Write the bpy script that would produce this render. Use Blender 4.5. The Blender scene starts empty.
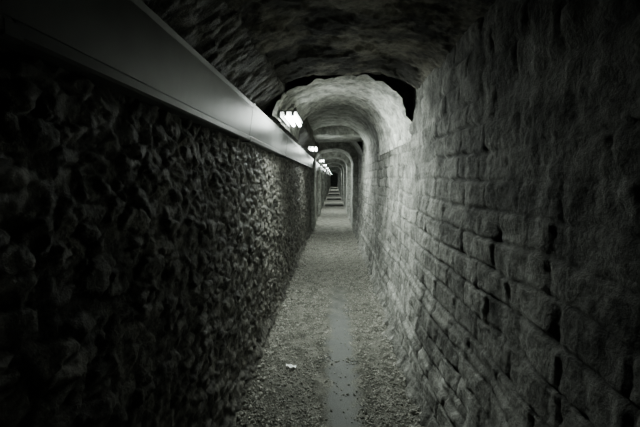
import bpy, math, random
import numpy as np
from mathutils import Vector, noise, Matrix
random.seed(7); np.random.seed(3)
CH=1.35   # camera height
sc=bpy.context.scene

# ---------------- materials ----------------
def rock_mat(name, c1, c2, scale=6.0, bump=0.6, rough=0.85, fine=60.0, c3=None, dist=0.02, streak=None, tone=False, p0=0.36, p1=0.64):
    m=bpy.data.materials.new(name); m.use_nodes=True
    nt=m.node_tree; N=nt.nodes; L=nt.links
    b=N['Principled BSDF']; b.inputs['Roughness'].default_value=rough
    b.inputs['Specular IOR Level'].default_value=0.3
    tc=N.new('ShaderNodeTexCoord')
    n1=N.new('ShaderNodeTexNoise'); n1.inputs['Scale'].default_value=scale; n1.inputs['Detail'].default_value=8; n1.inputs['Roughness'].default_value=0.65
    L.new(tc.outputs['Object'],n1.inputs['Vector'])
    r=N.new('ShaderNodeValToRGB'); r.color_ramp.elements[0].position=p0; r.color_ramp.elements[1].position=p1
    r.color_ramp.elements[0].color=(*c1,1); r.color_ramp.elements[1].color=(*c2,1)
    L.new(n1.outputs['Fac'],r.inputs['Fac'])
    n2=N.new('ShaderNodeTexNoise'); n2.inputs['Scale'].default_value=fine; n2.inputs['Detail'].default_value=6; n2.inputs['Roughness'].default_value=0.7
    L.new(tc.outputs['Object'],n2.inputs['Vector'])
    col=r.outputs['Color']
    if c3:
        n3=N.new('ShaderNodeTexNoise'); n3.inputs['Scale'].default_value=2.6; n3.inputs['Detail'].default_value=7
        L.new(tc.outputs['Object'],n3.inputs['Vector'])
        r3=N.new('ShaderNodeValToRGB'); r3.color_ramp.elements[0].position=0.49; r3.color_ramp.elements[1].position=0.57
        L.new(n3.outputs['Fac'],r3.inputs['Fac'])
        mx=N.new('ShaderNodeMixRGB'); mx.inputs['Color2'].default_value=(*c3,1)
        L.new(r3.outputs['Color'],mx.inputs['Fac']); L.new(col,mx.inputs['Color1']); col=mx.outputs['Color']
    if streak:   # lime runs: noise stretched vertically
        mp=N.new('ShaderNodeMapping'); mp.inputs['Scale'].default_value=(9,9,2.2)
        L.new(tc.outputs['Object'],mp.inputs['Vector'])
        n4=N.new('ShaderNodeTexNoise'); n4.inputs['Scale'].default_value=1.5; n4.inputs['Detail'].default_value=6
        L.new(mp.outputs['Vector'],n4.inputs['Vector'])
        r4=N.new('ShaderNodeValToRGB'); r4.color_ramp.elements[0].position=0.54; r4.color_ramp.elements[1].position=0.72
        L.new(n4.outputs['Fac'],r4.inputs['Fac'])
        mx=N.new('ShaderNodeMixRGB'); mx.inputs['Color2'].default_value=(*streak,1)
        L.new(r4.outputs['Color'],mx.inputs['Fac']); L.new(col,mx.inputs['Color1']); col=mx.outputs['Color']
    if tone:     # per-stone tint and mortar joints stored on the mesh
        at=N.new('ShaderNodeAttribute'); at.attribute_name='tone'
        mx=N.new('ShaderNodeMixRGB'); mx.blend_type='MULTIPLY'; mx.inputs['Fac'].default_value=1
        L.new(col,mx.inputs['Color1']); L.new(at.outputs['Fac'],mx.inputs['Color2']); col=mx.outputs['Color']
    mm=N.new('ShaderNodeMixRGB'); mm.blend_type='MULTIPLY'; mm.inputs['Fac'].default_value=0.8
    r2=N.new('ShaderNodeValToRGB'); r2.color_ramp.elements[0].position=0.3; r2.color_ramp.elements[1].position=0.62
    r2.color_ramp.elements[0].color=(0.25,0.25,0.25,1)
    L.new(n2.outputs['Fac'],r2.inputs['Fac']); L.new(col,mm.inputs['Color1']); L.new(r2.outputs['Color'],mm.inputs['Color2'])
    L.new(mm.outputs['Color'],b.inputs['Base Color'])
    bp=N.new('ShaderNodeBump'); bp.inputs['Strength'].default_value=bump; bp.inputs['Distance'].default_value=dist
    L.new(n2.outputs['Fac'],bp.inputs['Height']); L.new(bp.outputs['Normal'],b.inputs['Normal'])
    return m, nt, b, col

M_left,_,_,_=rock_mat('rubble_stone',(0.055,0.053,0.045),(0.20,0.193,0.168),10,0.8,0.55,70,tone=True)
M_right,_,_,_=rock_mat('limewashed_block',(0.085,0.085,0.076),(0.31,0.31,0.282),6,0.8,0.85,60,streak=(0.42,0.42,0.39),tone=True,dist=0.014)
M_ceil,_,_,_=rock_mat('stained_ceiling_plaster',(0.03,0.028,0.023),(0.30,0.285,0.235),3.2,0.6,0.85,40,c3=(0.045,0.043,0.035),p0=0.44,p1=0.58)
M_vault,_,_,_=rock_mat('vault_plaster',(0.26,0.262,0.24),(0.88,0.885,0.82),7,1.0,0.8,26)
M_arch,_,_,_=rock_mat('arch_masonry',(0.18,0.185,0.165),(0.50,0.51,0.47),7,0.6,0.85,30)
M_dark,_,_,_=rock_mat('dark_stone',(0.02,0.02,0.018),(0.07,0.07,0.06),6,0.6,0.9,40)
M_gravel,_,_,_=rock_mat('gravel_stone',(0.10,0.10,0.084),(0.56,0.55,0.49),40,0.3,0.8,150)
M_floor,nt,b,_=rock_mat('gritty_floor',(0.075,0.075,0.06),(0.27,0.265,0.23),7,1.0,0.8,110)
N=nt.nodes;L=nt.links
tc=N.new('ShaderNodeTexCoord'); sx=N.new('ShaderNodeSeparateXYZ')
nz=N.new('ShaderNodeTexNoise'); nz.inputs['Scale'].default_value=7; nz.inputs['Detail'].default_value=7
L.new(tc.outputs['Object'],nz.inputs['Vector']); L.new(tc.outputs['Object'],sx.inputs['Vector'])
def math_(op,a,bv,c=None):
    n=N.new('ShaderNodeMath'); n.operation=op
    for i,v in enumerate((a,bv,c)):
        if v is None: continue
        if isinstance(v,(int,float)): n.inputs[i].default_value=v
        else: L.new(v,n.inputs[i])
    return n.outputs[0]
d=math_('ABSOLUTE',math_('SUBTRACT',sx.outputs['X'],0.06),0)
d=math_('ADD',d,math_('MULTIPLY',math_('SUBTRACT',nz.outputs['Fac'],0.5),0.2))
mr=N.new('ShaderNodeMapRange'); mr.inputs['From Min'].default_value=0.06; mr.inputs['From Max'].default_value=0.115
mr.inputs['To Min'].default_value=1; mr.inputs['To Max'].default_value=0; L.new(d,mr.inputs['Value'])
yf=N.new('ShaderNodeMapRange'); yf.inputs['From Min'].default_value=3.2; yf.inputs['From Max'].default_value=4.6
yf.inputs['To Min'].default_value=0.85; yf.inputs['To Max'].default_value=0.0; L.new(sx.outputs['Y'],yf.inputs['Value'])
mask=math_('MULTIPLY',mr.outputs[0],yf.outputs[0])
old=b.inputs['Base Color'].links[0].from_socket
mx=N.new('ShaderNodeMixRGB'); mx.inputs['Color2'].default_value=(0.10,0.105,0.102,1)
L.new(mask,mx.inputs['Fac']); L.new(old,mx.inputs['Color1']); L.new(mx.outputs['Color'],b.inputs['Base Color'])
bn=[n for n in N if n.type=='BUMP'][0]
L.new(math_('SUBTRACT',1.0,math_('MULTIPLY',mask,0.85)),bn.inputs['Strength'])
L.new(math_('SUBTRACT',0.85,math_('MULTIPLY',mask,0.15)),b.inputs['Roughness'])

def simple(name,col,rough=0.5,metal=0.0,k=0.6,spec=0.5):
    m=bpy.data.materials.new(name); m.use_nodes=True; nt=m.node_tree; b=nt.nodes['Principled BSDF']
    b.inputs['Roughness'].default_value=rough; b.inputs['Metallic'].default_value=metal; b.inputs['Specular IOR Level'].default_value=spec
    n=nt.nodes.new('ShaderNodeTexNoise'); n.inputs['Scale'].default_value=7; n.inputs['Detail'].default_value=8
    t=nt.nodes.new('ShaderNodeTexCoord'); nt.links.new(t.outputs['Object'],n.inputs['Vector'])
    r=nt.nodes.new('ShaderNodeValToRGB'); r.color_ramp.elements[0].position=0.35; r.color_ramp.elements[1].position=0.65
    r.color_ramp.elements[0].color=(*[c*k for c in col],1); r.color_ramp.elements[1].color=(*col,1)
    nt.links.new(n.outputs['Fac'],r.inputs['Fac']); nt.links.new(r.outputs['Color'],b.inputs['Base Color'])
    return m
M_duct=simple('dusty_painted_steel',(0.085,0.088,0.085),0.36,0.0,0.6,0.35)
M_house=simple('lamp_housing_metal',(0.3,0.31,0.3),0.5,0.2)
M_scrap=simple('paper_scrap',(0.95,0.97,0.95),0.7,0,0.95)
M_tube=bpy.data.materials.new('fluorescent_tube'); M_tube.use_nodes=True
nt=M_tube.node_tree; b=nt.nodes['Principled BSDF']
b.inputs['Emission Color'].default_value=(0.93,1.0,0.95,1); b.inputs['Emission Strength'].default_value=50

# ---------------- mesh helpers ----------------
def mk(name,verts,faces,mat,smooth=True,parent=None):
    me=bpy.data.meshes.new(name); me.from_pydata([tuple(v) for v in verts],[],faces); me.update()
    me.materials.append(mat)
    if smooth: me.polygons.foreach_set('use_smooth',[True]*len(me.polygons))
    o=bpy.data.objects.new(name,me); sc.collection.objects.link(o)
    if parent: o.parent=parent
    return o
def grid(name,us,vs,f,mat):
    R=[f(u,v) for u in us for v in vs]; n=len(vs)
    tn=None
    if isinstance(R[0],tuple):
        tn=[r[1] for r in R]; R=[r[0] for r in R]
    F=[(i*n+j,(i+1)*n+j,(i+1)*n+j+1,i*n+j+1) for i in range(len(us)-1) for j in range(n-1)]
    o=mk(name,R,F,mat)
    if tn:
        a=o.data.attributes.new('tone','FLOAT','POINT'); a.data.foreach_set('value',tn)
    return o
def stations(segs):
    out=[]
    for a,b_,s in segs:
        k=max(1,int(round((b_-a)/s))); out+= [a+(b_-a)*i/k for i in range(k)]
    out.append(segs[-1][1]); return out
def fbm(p,s,o=4): return noise.fractal(Vector(p)*s,0.9,2.1,o)
def ss(v): v=max(0,min(1,v)); return v*v*(3-2*v)
def h01(a,b_,c):   # hash 0..1
    v=math.sin(a*127.1+b_*311.7+c*74.7)*43758.5453
    return v-math.floor(v)
END=58.0
YS=stations([(-1.6,0.4,.08),(0.4,5,.009),(5,9,.025),(9,20,.12),(20,END,.5)])

# left wall : rubble set in mortar, flat-faced irregular stones
def lf(y,z):
    p=Vector((3.1,y,z))
    w=Vector((0,fbm(p,8,4)*0.035,fbm(p+Vector((5,5,5)),8,4)*0.026))
    q=(p+w); q=Vector((0,q.y/0.105,q.z/0.055))
    ds,pt=noise.voronoi(q)
    g=ds[1]-ds[0]
    edge=ss(g*4.5)
    cx,cy=round(pt[0].y,2),round(pt[0].z,2)
    c=h01(cx,cy,1); t1=h01(cx,cy,2)-.5; t2=h01(cx,cy,3)-.5
    a=(0.004+0.015*c)*edge+((q.z-pt[0].z)*t1+(q.y-pt[0].y)*t2)*0.024*edge
    a+=0.010*fbm(p,7,5)+0.010*fbm(p,20,6)+0.03*fbm(p,1.1,2)
    x=-0.592+a
    if z>1.83:
        t=(z-1.83)/0.17; x+=0.20*min(1,t)**1.1
    if z<0.12: x+=0.05*(1-z/0.12)
    return Vector((x,y,z)), (0.55+0.45*edge)*(0.6+0.8*h01(cx,cy,4))
ZL=stations([(-0.05,1.6,.009),(1.6,2.35,.02)])
grid('wall_left',YS,ZL,lf,M_left)

# right wall : coursed blocks
CH_=0.112
def rf(y,z):
    p=Vector((8.2,y,z))
    zz=z+0.020*fbm(p,1.9,2)+0.008*fbm(p,8,4)
    row=math.floor(zz/CH_); fz=zz/CH_-row
    bl=0.22+0.14*h01(row,1,1)
    yy=y+0.022*fbm(p+Vector((3,3,3)),5,4)+h01(row,2,2)*bl
    ci=math.floor(yy/bl); fy=yy/bl-ci
    jw=0.013+0.010*fbm(p,7,3)
    ez=ss(min(fz,1-fz)*CH_/max(.005,jw)); ey=ss(min(fy,1-fy)*bl/max(.006,jw*1.2))
    e=ez*(0.45+0.55*ey)
    c=h01(row,ci,5)
    wear=max(0.05,min(1,0.55+1.6*fbm(p,1.6,4)))
    tip=(fz-0.5)*0.012*(h01(row,ci,6)-.5)
    a=0.013*wear*e+0.006*c*ez*ey+tip*e+0.009*fbm(p,6,5)+0.006*fbm(p,22,6)+0.02*fbm(p,0.9,2)
    if z<0.55: a+=0.03*((0.55-z)/.55)
    for lz,amp in ((0.30,0.02),(0.62,0.014)):       # projecting footing courses
        a+=amp*ss((lz+0.02*fbm(p,2,2)-z)/0.02)
    if z<0.16: a+=0.05*(1-z/0.16)**1.5*(1+fbm(p,6,4))
    m=1-(1-ez*ey)*wear
    return Vector((0.598-a,y,z)), (0.42+0.58*m)*(0.68+0.6*h01(row,ci,7))
grid('wall_right',YS,ZL,rf,M_right)

# floor
XS=stations([(-0.7,0.7,.02)])
YF=stations([(-1.6,1.4,.1),(1.4,6,.02),(6,12,.06),(12,END,.4)])
def zf(x,y):
    p=Vector((x,y,0))
    strip= 1 if (abs(x-0.055)<0.09 and y<4.2) else 0
    e=min(1,(abs(x)/0.575)**3)
    return 0.010*fbm(p,2,3)+(0.0 if strip else 0.006*fbm(p,14,4)+0.004)+0.03*e*(0.7+fbm(p,5,4))
grid('floor',XS,YF,lambda x,y:Vector((x,y,zf(x,y))),M_floor)

# gravel
def gravel():
    t=(1+5**.5)/2
    iv=np.array([(-1,t,0),(1,t,0),(-1,-t,0),(1,-t,0),(0,-1,t),(0,1,t),(0,-1,-t),(0,1,-t),(t,0,-1),(t,0,1),(-t,0,-1),(-t,0,1)])/1.9
    fc=[(0,11,5),(0,5,1),(0,1,7),(0,7,10),(0,10,11),(1,5,9),(5,11,4),(11,10,2),(10,7,6),(7,1,8),(3,9,4),(3,4,2),(3,2,6),(3,6,8),(3,8,9),(4,9,5),(2,4,11),(6,2,10),(8,6,7),(9,8,1)]
    V=[];F=[]
    for i in range(28000):
        y=1.5+7.3*random.random()**1.6
        x=random.uniform(-0.53,0.53)
        if abs(x-0.06)<0.10+0.09*fbm((x,y,3),5,4) and y<4.3 and random.random()<0.95: continue
        if abs(x)<0.35 and fbm((x,y,9),3,3)<-0.05 and random.random()<0.4: continue
        big = (abs(x)>0.42 and random.random()<0.07)
        s=random.uniform(0.003,0.009) if not big else random.uniform(0.010,0.022)
        R=Matrix.Rotation(random.uniform(0,6.28),3,Vector((random.random(),random.random(),random.random()+.01)).normalized())
        sc_=np.array([random.uniform(.7,1.3),random.uniform(.7,1.3),random.uniform(.5,.9)])*s
        vv=(iv*sc_*np.random.uniform(.8,1.2,(12,1)))@np.array(R)
        vv+=np.array([x,y,zf(x,y)+s*0.3]); o=len(V); V+=vv.tolist()
        F+=[(a+o,b_+o,c+o) for a,b_,c in fc]
    mk('gravel',V,F,M_gravel,False)
gravel()

# ceiling, near section (slightly domed rough slab with flaked plaster)
Y1=2.8
def cz(x,y):
    p=Vector((x,y,5))
    h=0.60+0.125*max(0,1-(abs(x-0.07)/0.55)**3.5)
    k=fbm(p,1.6,3)
    s=fbm(p+Vector((0,0,7)),2.6,6); s=max(0,min(1,(s-0.05)*14))
    s2=fbm(p+Vector((0,0,17)),4,5); s2=max(0,min(1,(s2-0.1)*14))
    lift=0.045*ss((y-2.55)/0.25)      # broken back edge leaves a dark gap above the arch ring
    return CH+h+0.016*k+0.012*s+0.010*s2+0.008*fbm(p,14,6)+lift
grid('ceiling',stations([(-0.72,0.75,.012)]),stations([(-1.6,0.3,.1),(0.3,Y1+.02,.012)]),lambda x,y:Vector((x,y,cz(x,y))),M_ceil)

# arch profile; the left side may spring higher / wider than the right
def prof(t,cx,a,spring,crown,pw=2.2,al=None,sl=None):
    c=math.cos(t); s=math.sin(t)
    if c<0: a=al or a; spring=sl if sl is not None else spring
    return cx+a*math.copysign(abs(c)**(2/pw),c), spring+(crown-spring)*abs(s)**(2/pw)
NT=90
T=[math.pi*i/NT for i in range(NT+1)]
def vf(y,t):
    k=(y-Y1)/1.8
    x,h=prof(t,0.085,0.485,0.28,0.735+0.18*k,2.1,0.545,0.475)
    p=Vector((x,y,h)); d=Vector((x-0.045,0,h-0.2)).normalized()
    s=fbm(p+Vector((0,0,7)),3.5,5); s=max(0,min(1,(s-0.05)*8))
    a=0.022*fbm(p,5,5)+0.010*s+0.008*fbm(p,14,4)+0.007*math.sin(y*18+2*fbm(p,2,2))
    edge=max(0,1-(y-Y1)/0.06); a+=0.02*edge*(1+fbm(p,9,3))*0.5
    return Vector((x,y,h+CH))+d*a
grid('ceiling_vault',stations([(Y1-.06,4.6,.02)]),T,vf,M_vault)
def arch_frame(name,y0,y1,cx,a,spring,crown,mat,jambs=True,out=1.25,rough=0.012,pw=2.2,step=0.06,al=None,sl=None):
    al=al or a; sl=spring if sl is None else sl
    pts=[]
    if jambs:
        pts+=[(cx+a,-CH+(i/14)*(spring+CH)) for i in range(14)]
    pts+=[prof(t,cx,a,spring,crown,pw,al,sl) for t in [math.pi*i/48 for i in range(49)]]
    if jambs:
        pts+=[(cx-al,sl-(i/14)*(sl+CH)) for i in range(1,15)]
    n=len(pts)
    ys=stations([(y0,y1,step)])
    V=[];F=[]
    def outer(x,h):
        sp=spring if x>cx else sl
        if h<=sp: return (0.68 if x>cx else -0.68,h)
        k=max(abs(x-cx)/0.66,(h-sp)/(out-sp)+1e-6); 
        return (cx+(x-cx)/k, sp+(h-sp)/k)
    rings=[('o',y0)]+[('i',y) for y in ys]+[('o',y1)]
    for kind,y in rings:
        for (x,h) in pts:
            if kind=='o':
                X,H=outer(x,h); V.append((X,y,H+CH))
            else:
                p=Vector((x,y,h)); r=rough*fbm(p,7,4)
                dx=(x-cx); dh=max(0,h-spring); l=math.hypot(dx,dh)+1e-6
                V.append((x+dx/l*r,y+(rough*fbm(p+Vector((9,9,9)),7,3) if y in(ys[0],ys[-1]) else 0),h+dh/l*r+CH))
    for i in range(len(rings)-1):
        for j in range(n-1):
            F.append((i*n+j,i*n+j+1,(i+1)*n+j+1,(i+1)*n+j))
    return mk(name,V,F,mat)
# dark rough infill wall above the vault mouth
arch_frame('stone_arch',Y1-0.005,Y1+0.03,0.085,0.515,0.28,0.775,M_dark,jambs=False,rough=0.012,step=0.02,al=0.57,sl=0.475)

def vf2(y,t):
    x,h=prof(t,0.03,0.57,0.35,0.93,2.2,0.60,0.47)
    p=Vector((x,y,h)); return Vector((x,y,h+CH+0.02*fbm(p,4,4)))
grid('ceiling_vault',stations([(4.58,6.5,.06)]),T,vf2,M_arch)

def box(V,F,x0,x1,y0,y1,z0,z1):
    o=len(V); V+=[(x0,y0,z0),(x1,y0,z0),(x1,y1,z0),(x0,y1,z0),(x0,y0,z1),(x1,y0,z1),(x1,y1,z1),(x0,y1,z1)]
    F+=[(o,o+3,o+2,o+1),(o+4,o+5,o+6,o+7),(o,o+1,o+5,o+4),(o+1,o+2,o+6,o+5),(o+2,o+3,o+7,o+6),(o+3,o,o+4,o+7)]
def rough_slab(name,y0,y1,z0,z1,mat,w=0.66,r=0.02):
    us=[-w+2*w*i/40 for i in range(41)]
    loop=[(y0,z1),(y0,z0+.02),(y0+.02,z0)]+[(y0+.02+(y1-y0-.04)*i/8,z0) for i in range(1,8)]+[(y1-.02,z0),(y1,z0+.02),(y1,z1)]
    V=[];F=[];n=len(loop)
    for u in us:
        for (y,z) in loop:
            k=r*fbm((u,y,z),5,4) if z<z1 else 0
            V.append((u,y+k*.5,z+k))
    for i in range(40):
        for j in range(n-1): F.append((i*n+j,(i+1)*n+j,(i+1)*n+j+1,i*n+j+1))
        F.append((i*n+n-1,(i+1)*n+n-1,(i+1)*n,i*n))
    mk(name,V,F,mat)
rough_slab('stone_lintel',6.45,7.6,CH+0.75,CH+1.2,M_arch)

def vf3(y,t):
    x,h=prof(t,0.0,0.60,0.4,0.90,2.2,0.60,0.47)
    return Vector((x,y,h+CH+0.015*fbm((x,y,h),4,3)))
grid('ceiling_vault',stations([(7.55,20,.15),(20,END,.6)]),T[::3],vf3,M_arch)
ys=[9.0,12.6,17.0,22.0,28,35,44]
for i,y in enumerate(ys):
    arch_frame('stone_arch',y,y+1.0,0.02,[0.46,0.45,0.45,0.45,0.45,0.44,0.44][i],0.30,0.74,M_arch,jambs=True,step=0.12,rough=0.02,al=0.52,sl=0.44)
    if i>1:   # added dark sills under the far arches, imitating unlit floor between lamps
        us=[-0.43+0.86*k/20 for k in range(21)]; vs=[y-0.15,y-0.13,y+1.13,y+1.15]
        hs=[0,0.07,0.07,0]
        V=[(u,v,0.0+hs[j]+(0.008*fbm((u,v,2),5,3))) for u in us for j,v in enumerate(vs)]
        F=[(k*4+j,(k+1)*4+j,(k+1)*4+j+1,k*4+j+1) for k in range(20) for j in range(3)]
        mk('shade_band_sill',V,F,M_dark)

grid('back_light_block',stations([(-0.8,0.8,.1)]),stations([(-.1,2.5,.1)]),lambda x,z:Vector((x,-1.6+.03*fbm((x,z,1),3,3),z)),M_dark)  # first: unseen cap behind the camera, added to keep world light out
grid('wall_end',stations([(-0.8,0.8,.1)]),stations([(-.1,2.5,.1)]),lambda x,z:Vector((x,END+.03*fbm((x,z,1),3,3),z)),M_arch)

# ---------------- cable duct on left wall ----------------
duct=bpy.data.objects.new('cable_duct',None); sc.collection.objects.link(duct)
prf=[(-0.60,CH+0.235),(-0.545,CH+0.235),(-0.535,CH+0.240),(-0.533,CH+0.262),(-0.540,CH+0.268),(-0.512,CH+0.445),(-0.506,CH+0.462),(-0.515,CH+0.470),(-0.60,CH+0.470)]
def extr(name,prf,y0,y1,mat,grow=0):
    n=len(prf); cx=sum(p[0] for p in prf)/n; cz_=sum(p[1] for p in prf)/n
    pp=[(cx+(x-cx)*(1+grow),cz_+(z-cz_)*(1+grow)) for x,z in prf]
    V=[(x,y0,z) for x,z in pp]+[(x,y1,z) for x,z in pp]
    F=[(j,(j+1)%n,n+(j+1)%n,n+j) for j in range(n)]+[tuple(range(n))[::-1],tuple(range(n,2*n))]
    return mk(name,V,F,mat,False,duct)
L_=1.7; y=-1.1; k=0
while y<END:
    y1=min(y+L_,END)
    extr('duct_section_%d'%k,prf,y+0.003,y1-0.003,M_duct)
    if k<8: extr('joint_cover_%d'%k,prf,y1-0.018,y1+0.018,M_duct,0.06)
    y=y1; k+=1
    if y1>=END: break

# ---------------- lamps ----------------
def cyl(V,F,x,z,y0,y1,r,n=12):
    o=len(V)
    for yy in (y0,y1):
        for i in range(n):
            t=2*math.pi*i/n; V.append((x+r*math.cos(t),yy,z+r*math.sin(t)))
    F+=[(o+i,o+(i+1)%n,o+n+(i+1)%n,o+n+i) for i in range(n)]
    F+=[tuple(range(o,o+n))[::-1],tuple(range(o+n,o+2*n))]
lamps=[3.22,6.4,10.8,14.4,19.0,23.8,30,37,41,50]
for i,y in enumerate(lamps):
    e=bpy.data.objects.new('fluorescent_lamp',None); sc.collection.objects.link(e)
    X=-0.36; Z=CH+0.51; l=0.30
    V=[];F=[]
    box(V,F,X-0.075,X+0.055,y-l,y+l,Z+0.020,Z+0.032)
    box(V,F,X-0.085,X-0.075,y-l,y+l,Z-0.02,Z+0.032)
    for yy in (y-0.2,y+0.2):
        box(V,F,-0.56,X-0.08,yy-.015,yy+.015,Z+0.004,Z+0.010)
        box(V,F,-0.56,-0.55,yy-.015,yy+.015,CH+0.468,Z+0.006)
    for yy in (y-l,y+l-0.01):   # tube sockets
        for xx in (X-0.035,X+0.025):
            box(V,F,xx-.012,xx+.012,yy,yy+.01,Z-0.012,Z+0.022)
    mk('housing',V,F,M_house,False,e)
    V=[];F=[]
    cyl(V,F,X-0.035,Z,y-l+.01,y+l-.01,0.015); cyl(V,F,X+0.025,Z,y-l+.01,y+l-.01,0.015)
    mk('tubes',V,F,M_tube,True,e)
    ld=bpy.data.lights.new('tube_glow','POINT'); ld.energy=5 if i<2 else 22
    ld.color=(0.905,1.0,0.93); ld.shadow_soft_size=0.04
    lo=bpy.data.objects.new('tube_glow',ld); lo.location=(X+0.05,y+0.15,Z-0.06); sc.collection.objects.link(lo); lo.parent=e
    ld=bpy.data.lights.new('tube_light','AREA'); ld.energy=[44,42][i] if i<2 else 62
    ld.shape='RECTANGLE'; ld.size=0.05; ld.size_y=0.56; ld.spread=math.radians(148)
    ld.color=(0.905,1.0,0.93)
    lo=bpy.data.objects.new('tube_light',ld); lo.location=(X,y,Z-0.03); lo.rotation_euler=(0,math.radians(-40),0)
    sc.collection.objects.link(lo); lo.parent=e

# scrap of paper
V=[]
for i in range(9):
    for j in range(4):
        V.append((-0.335+i*0.009,2.38+j*0.011-0.002*i+0.004*math.sin(i),0.026+0.006*math.sin(i*1.3+j)))
F=[(i*4+j,(i+1)*4+j,(i+1)*4+j+1,i*4+j+1) for i in range(8) for j in range(3)]
mk('paper_scrap',V,F,M_scrap)

w=bpy.data.worlds.new('World'); sc.world=w; w.use_nodes=True
w.node_tree.nodes['Background'].inputs['Color'].default_value=(0,0,0,1)

cam=bpy.data.cameras.new('camera'); co=bpy.data.objects.new('camera',cam); sc.collection.objects.link(co)
cam.sensor_width=36; cam.lens=20; cam.clip_start=0.02
co.location=(0,0,CH)
co.rotation_euler=(math.radians(90-5.71),0,math.radians(2.26))
sc.camera=co
